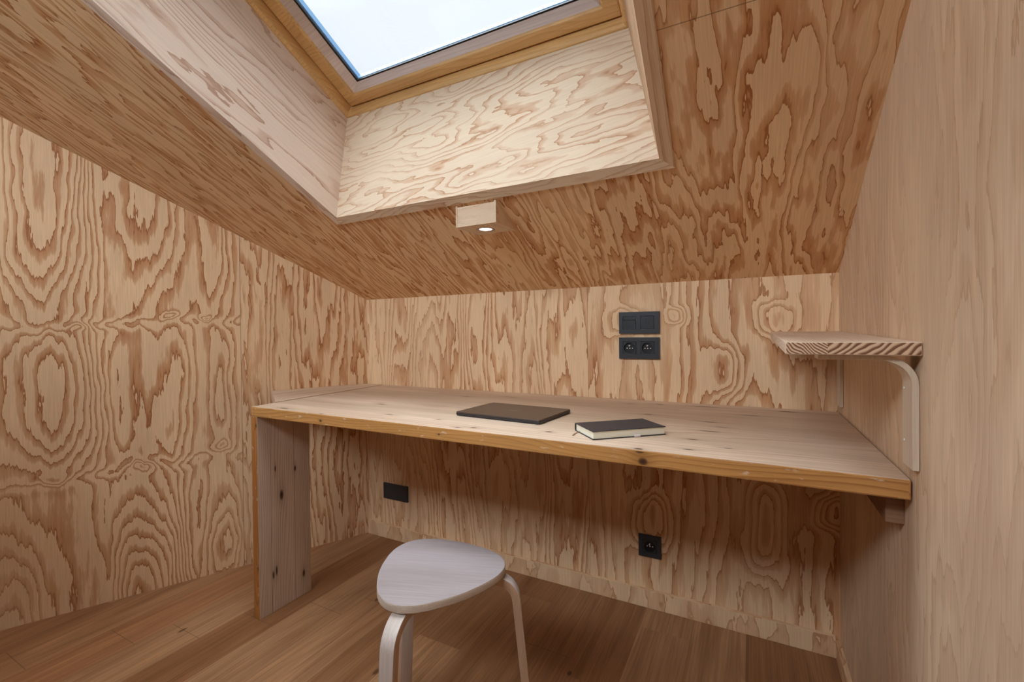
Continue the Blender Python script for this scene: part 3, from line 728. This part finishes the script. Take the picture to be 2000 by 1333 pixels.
# ------------------------------------------------------------------ stool
SC = Vector((-.6451, .8386, 0)); SA = radians(32.9)
stool = root('stool', SC, 'three-legged stool with rounded triangular white-washed seat and bent legs, in front of the desk', 'stool')
m_seat = pine('white washed birch seat', (.40, .36, .37), (.365, .325, .32), 14.0, dens=30, amt=.2, rough=.42, spec=.4)
m_sedge = pine('birch ply edge', (.62, .53, .44), (.50, .40, .31), 15.0, dens=300, amt=.6, rough=.55)
m_sleg = pine('white washed birch leg', (.70, .64, .60), (.62, .55, .48), 16.0, dens=90, amt=.35, rough=.42, spec=.4)
m_legside = pine('birch leg laminations', (.58, .42, .30), (.46, .30, .19), 17.0, dens=260, amt=.5, rough=.5)
ST = .430; TH = .019; n = 96; R0 = .1426
def seat_r(a): 
    t = 3 * (a - SA); return R0 * (1 + .100 * cos(t) + .013 * cos(2 * t))
prof = [(0, ST - TH), (-.0035, ST - TH), (0, ST - TH + .0035), (0, ST - .0035), (-.0012, ST - .0008), (-.0035, ST)]
bm = BM(); rings = []
for (dr, z) in prof[1:]:
    rings.append([bm.verts.new((SC.x + (seat_r(2 * pi * i / n) + dr) * cos(2 * pi * i / n), SC.y + (seat_r(2 * pi * i / n) + dr) * sin(2 * pi * i / n), z)) for i in range(n)])
bm.faces.new(rings[0][::-1]); bm.faces.new(rings[-1])
for k in range(len(rings) - 1):
    for i in range(n): bm.faces.new((rings[k][i], rings[k][(i + 1) % n], rings[k + 1][(i + 1) % n], rings[k + 1][i]))
part('seat', bm, [m_seat, m_sedge], stool, grain=(1, .35, 0), smooth=True, pick=lambda n_, c: 0 if n_.z > .5 else 1)
LEG_A = (28, 152, 277)
for deg in LEG_A:
    a = radians(deg); er = Vector((cos(a), sin(a), 0)); et = Vector((-sin(a), cos(a), 0))
    # centre line in (r, z)
    th_ = .018; zc = ST - TH - th_ / 2 - .0002; foot = (.252, 0); rk = .052
    r_in = .045; sl = radians(5.5)
    # straight part tangent: arc centre
    rc = .131; zcen = zc - rk
    path = [(r_in, zc), (.09, zc)]
    for i in range(0, 13):
        b = (pi / 2 - sl * 0) - (pi / 2 - sl) * i / 12; path.append((rc + rk * cos(b), zcen + rk * sin(b)))
    pe = path[-1]; dz = pe[1]; path.append((pe[0] + math.tan(sl) * dz * .5, dz * .5)); path.append((pe[0] + math.tan(sl) * dz, 0.0))
    bm = BM(); L = []; m = len(path)
    for i, (r, z) in enumerate(path):
        p0 = path[max(i - 1, 0)]; p1 = path[min(i + 1, m - 1)]
        t2 = Vector((p1[0] - p0[0], p1[1] - p0[1])).normalized(); nn = Vector((-t2.y, t2.x)) * th_ / 2
        if i == m - 1: nn = Vector((th_ / 2, 0))
        w = .0162
        def P(s1, s2): return SC + er * (r + nn.x * s1) + et * (w * s2) + Vector((0, 0, z + nn.y * s1))
        L.append([bm.verts.new(P(1, -1)), bm.verts.new(P(1, 1)), bm.verts.new(P(-1, 1)), bm.verts.new(P(-1, -1))])
    bm.faces.new(L[0]); bm.faces.new(L[-1][::-1])
    for i in range(m - 1):
        for j in range(4): bm.faces.new((L[i][j], L[i + 1][j], L[i + 1][(j + 1) % 4], L[i][(j + 1) % 4]))
    part('leg', bm, [m_sleg, m_legside], stool, grain=(0, 0, 1), bevel=.0015, seg=2, smooth=True, pick=lambda n_, c, et=et: 1 if abs(n_.dot(et)) > .8 else 0)
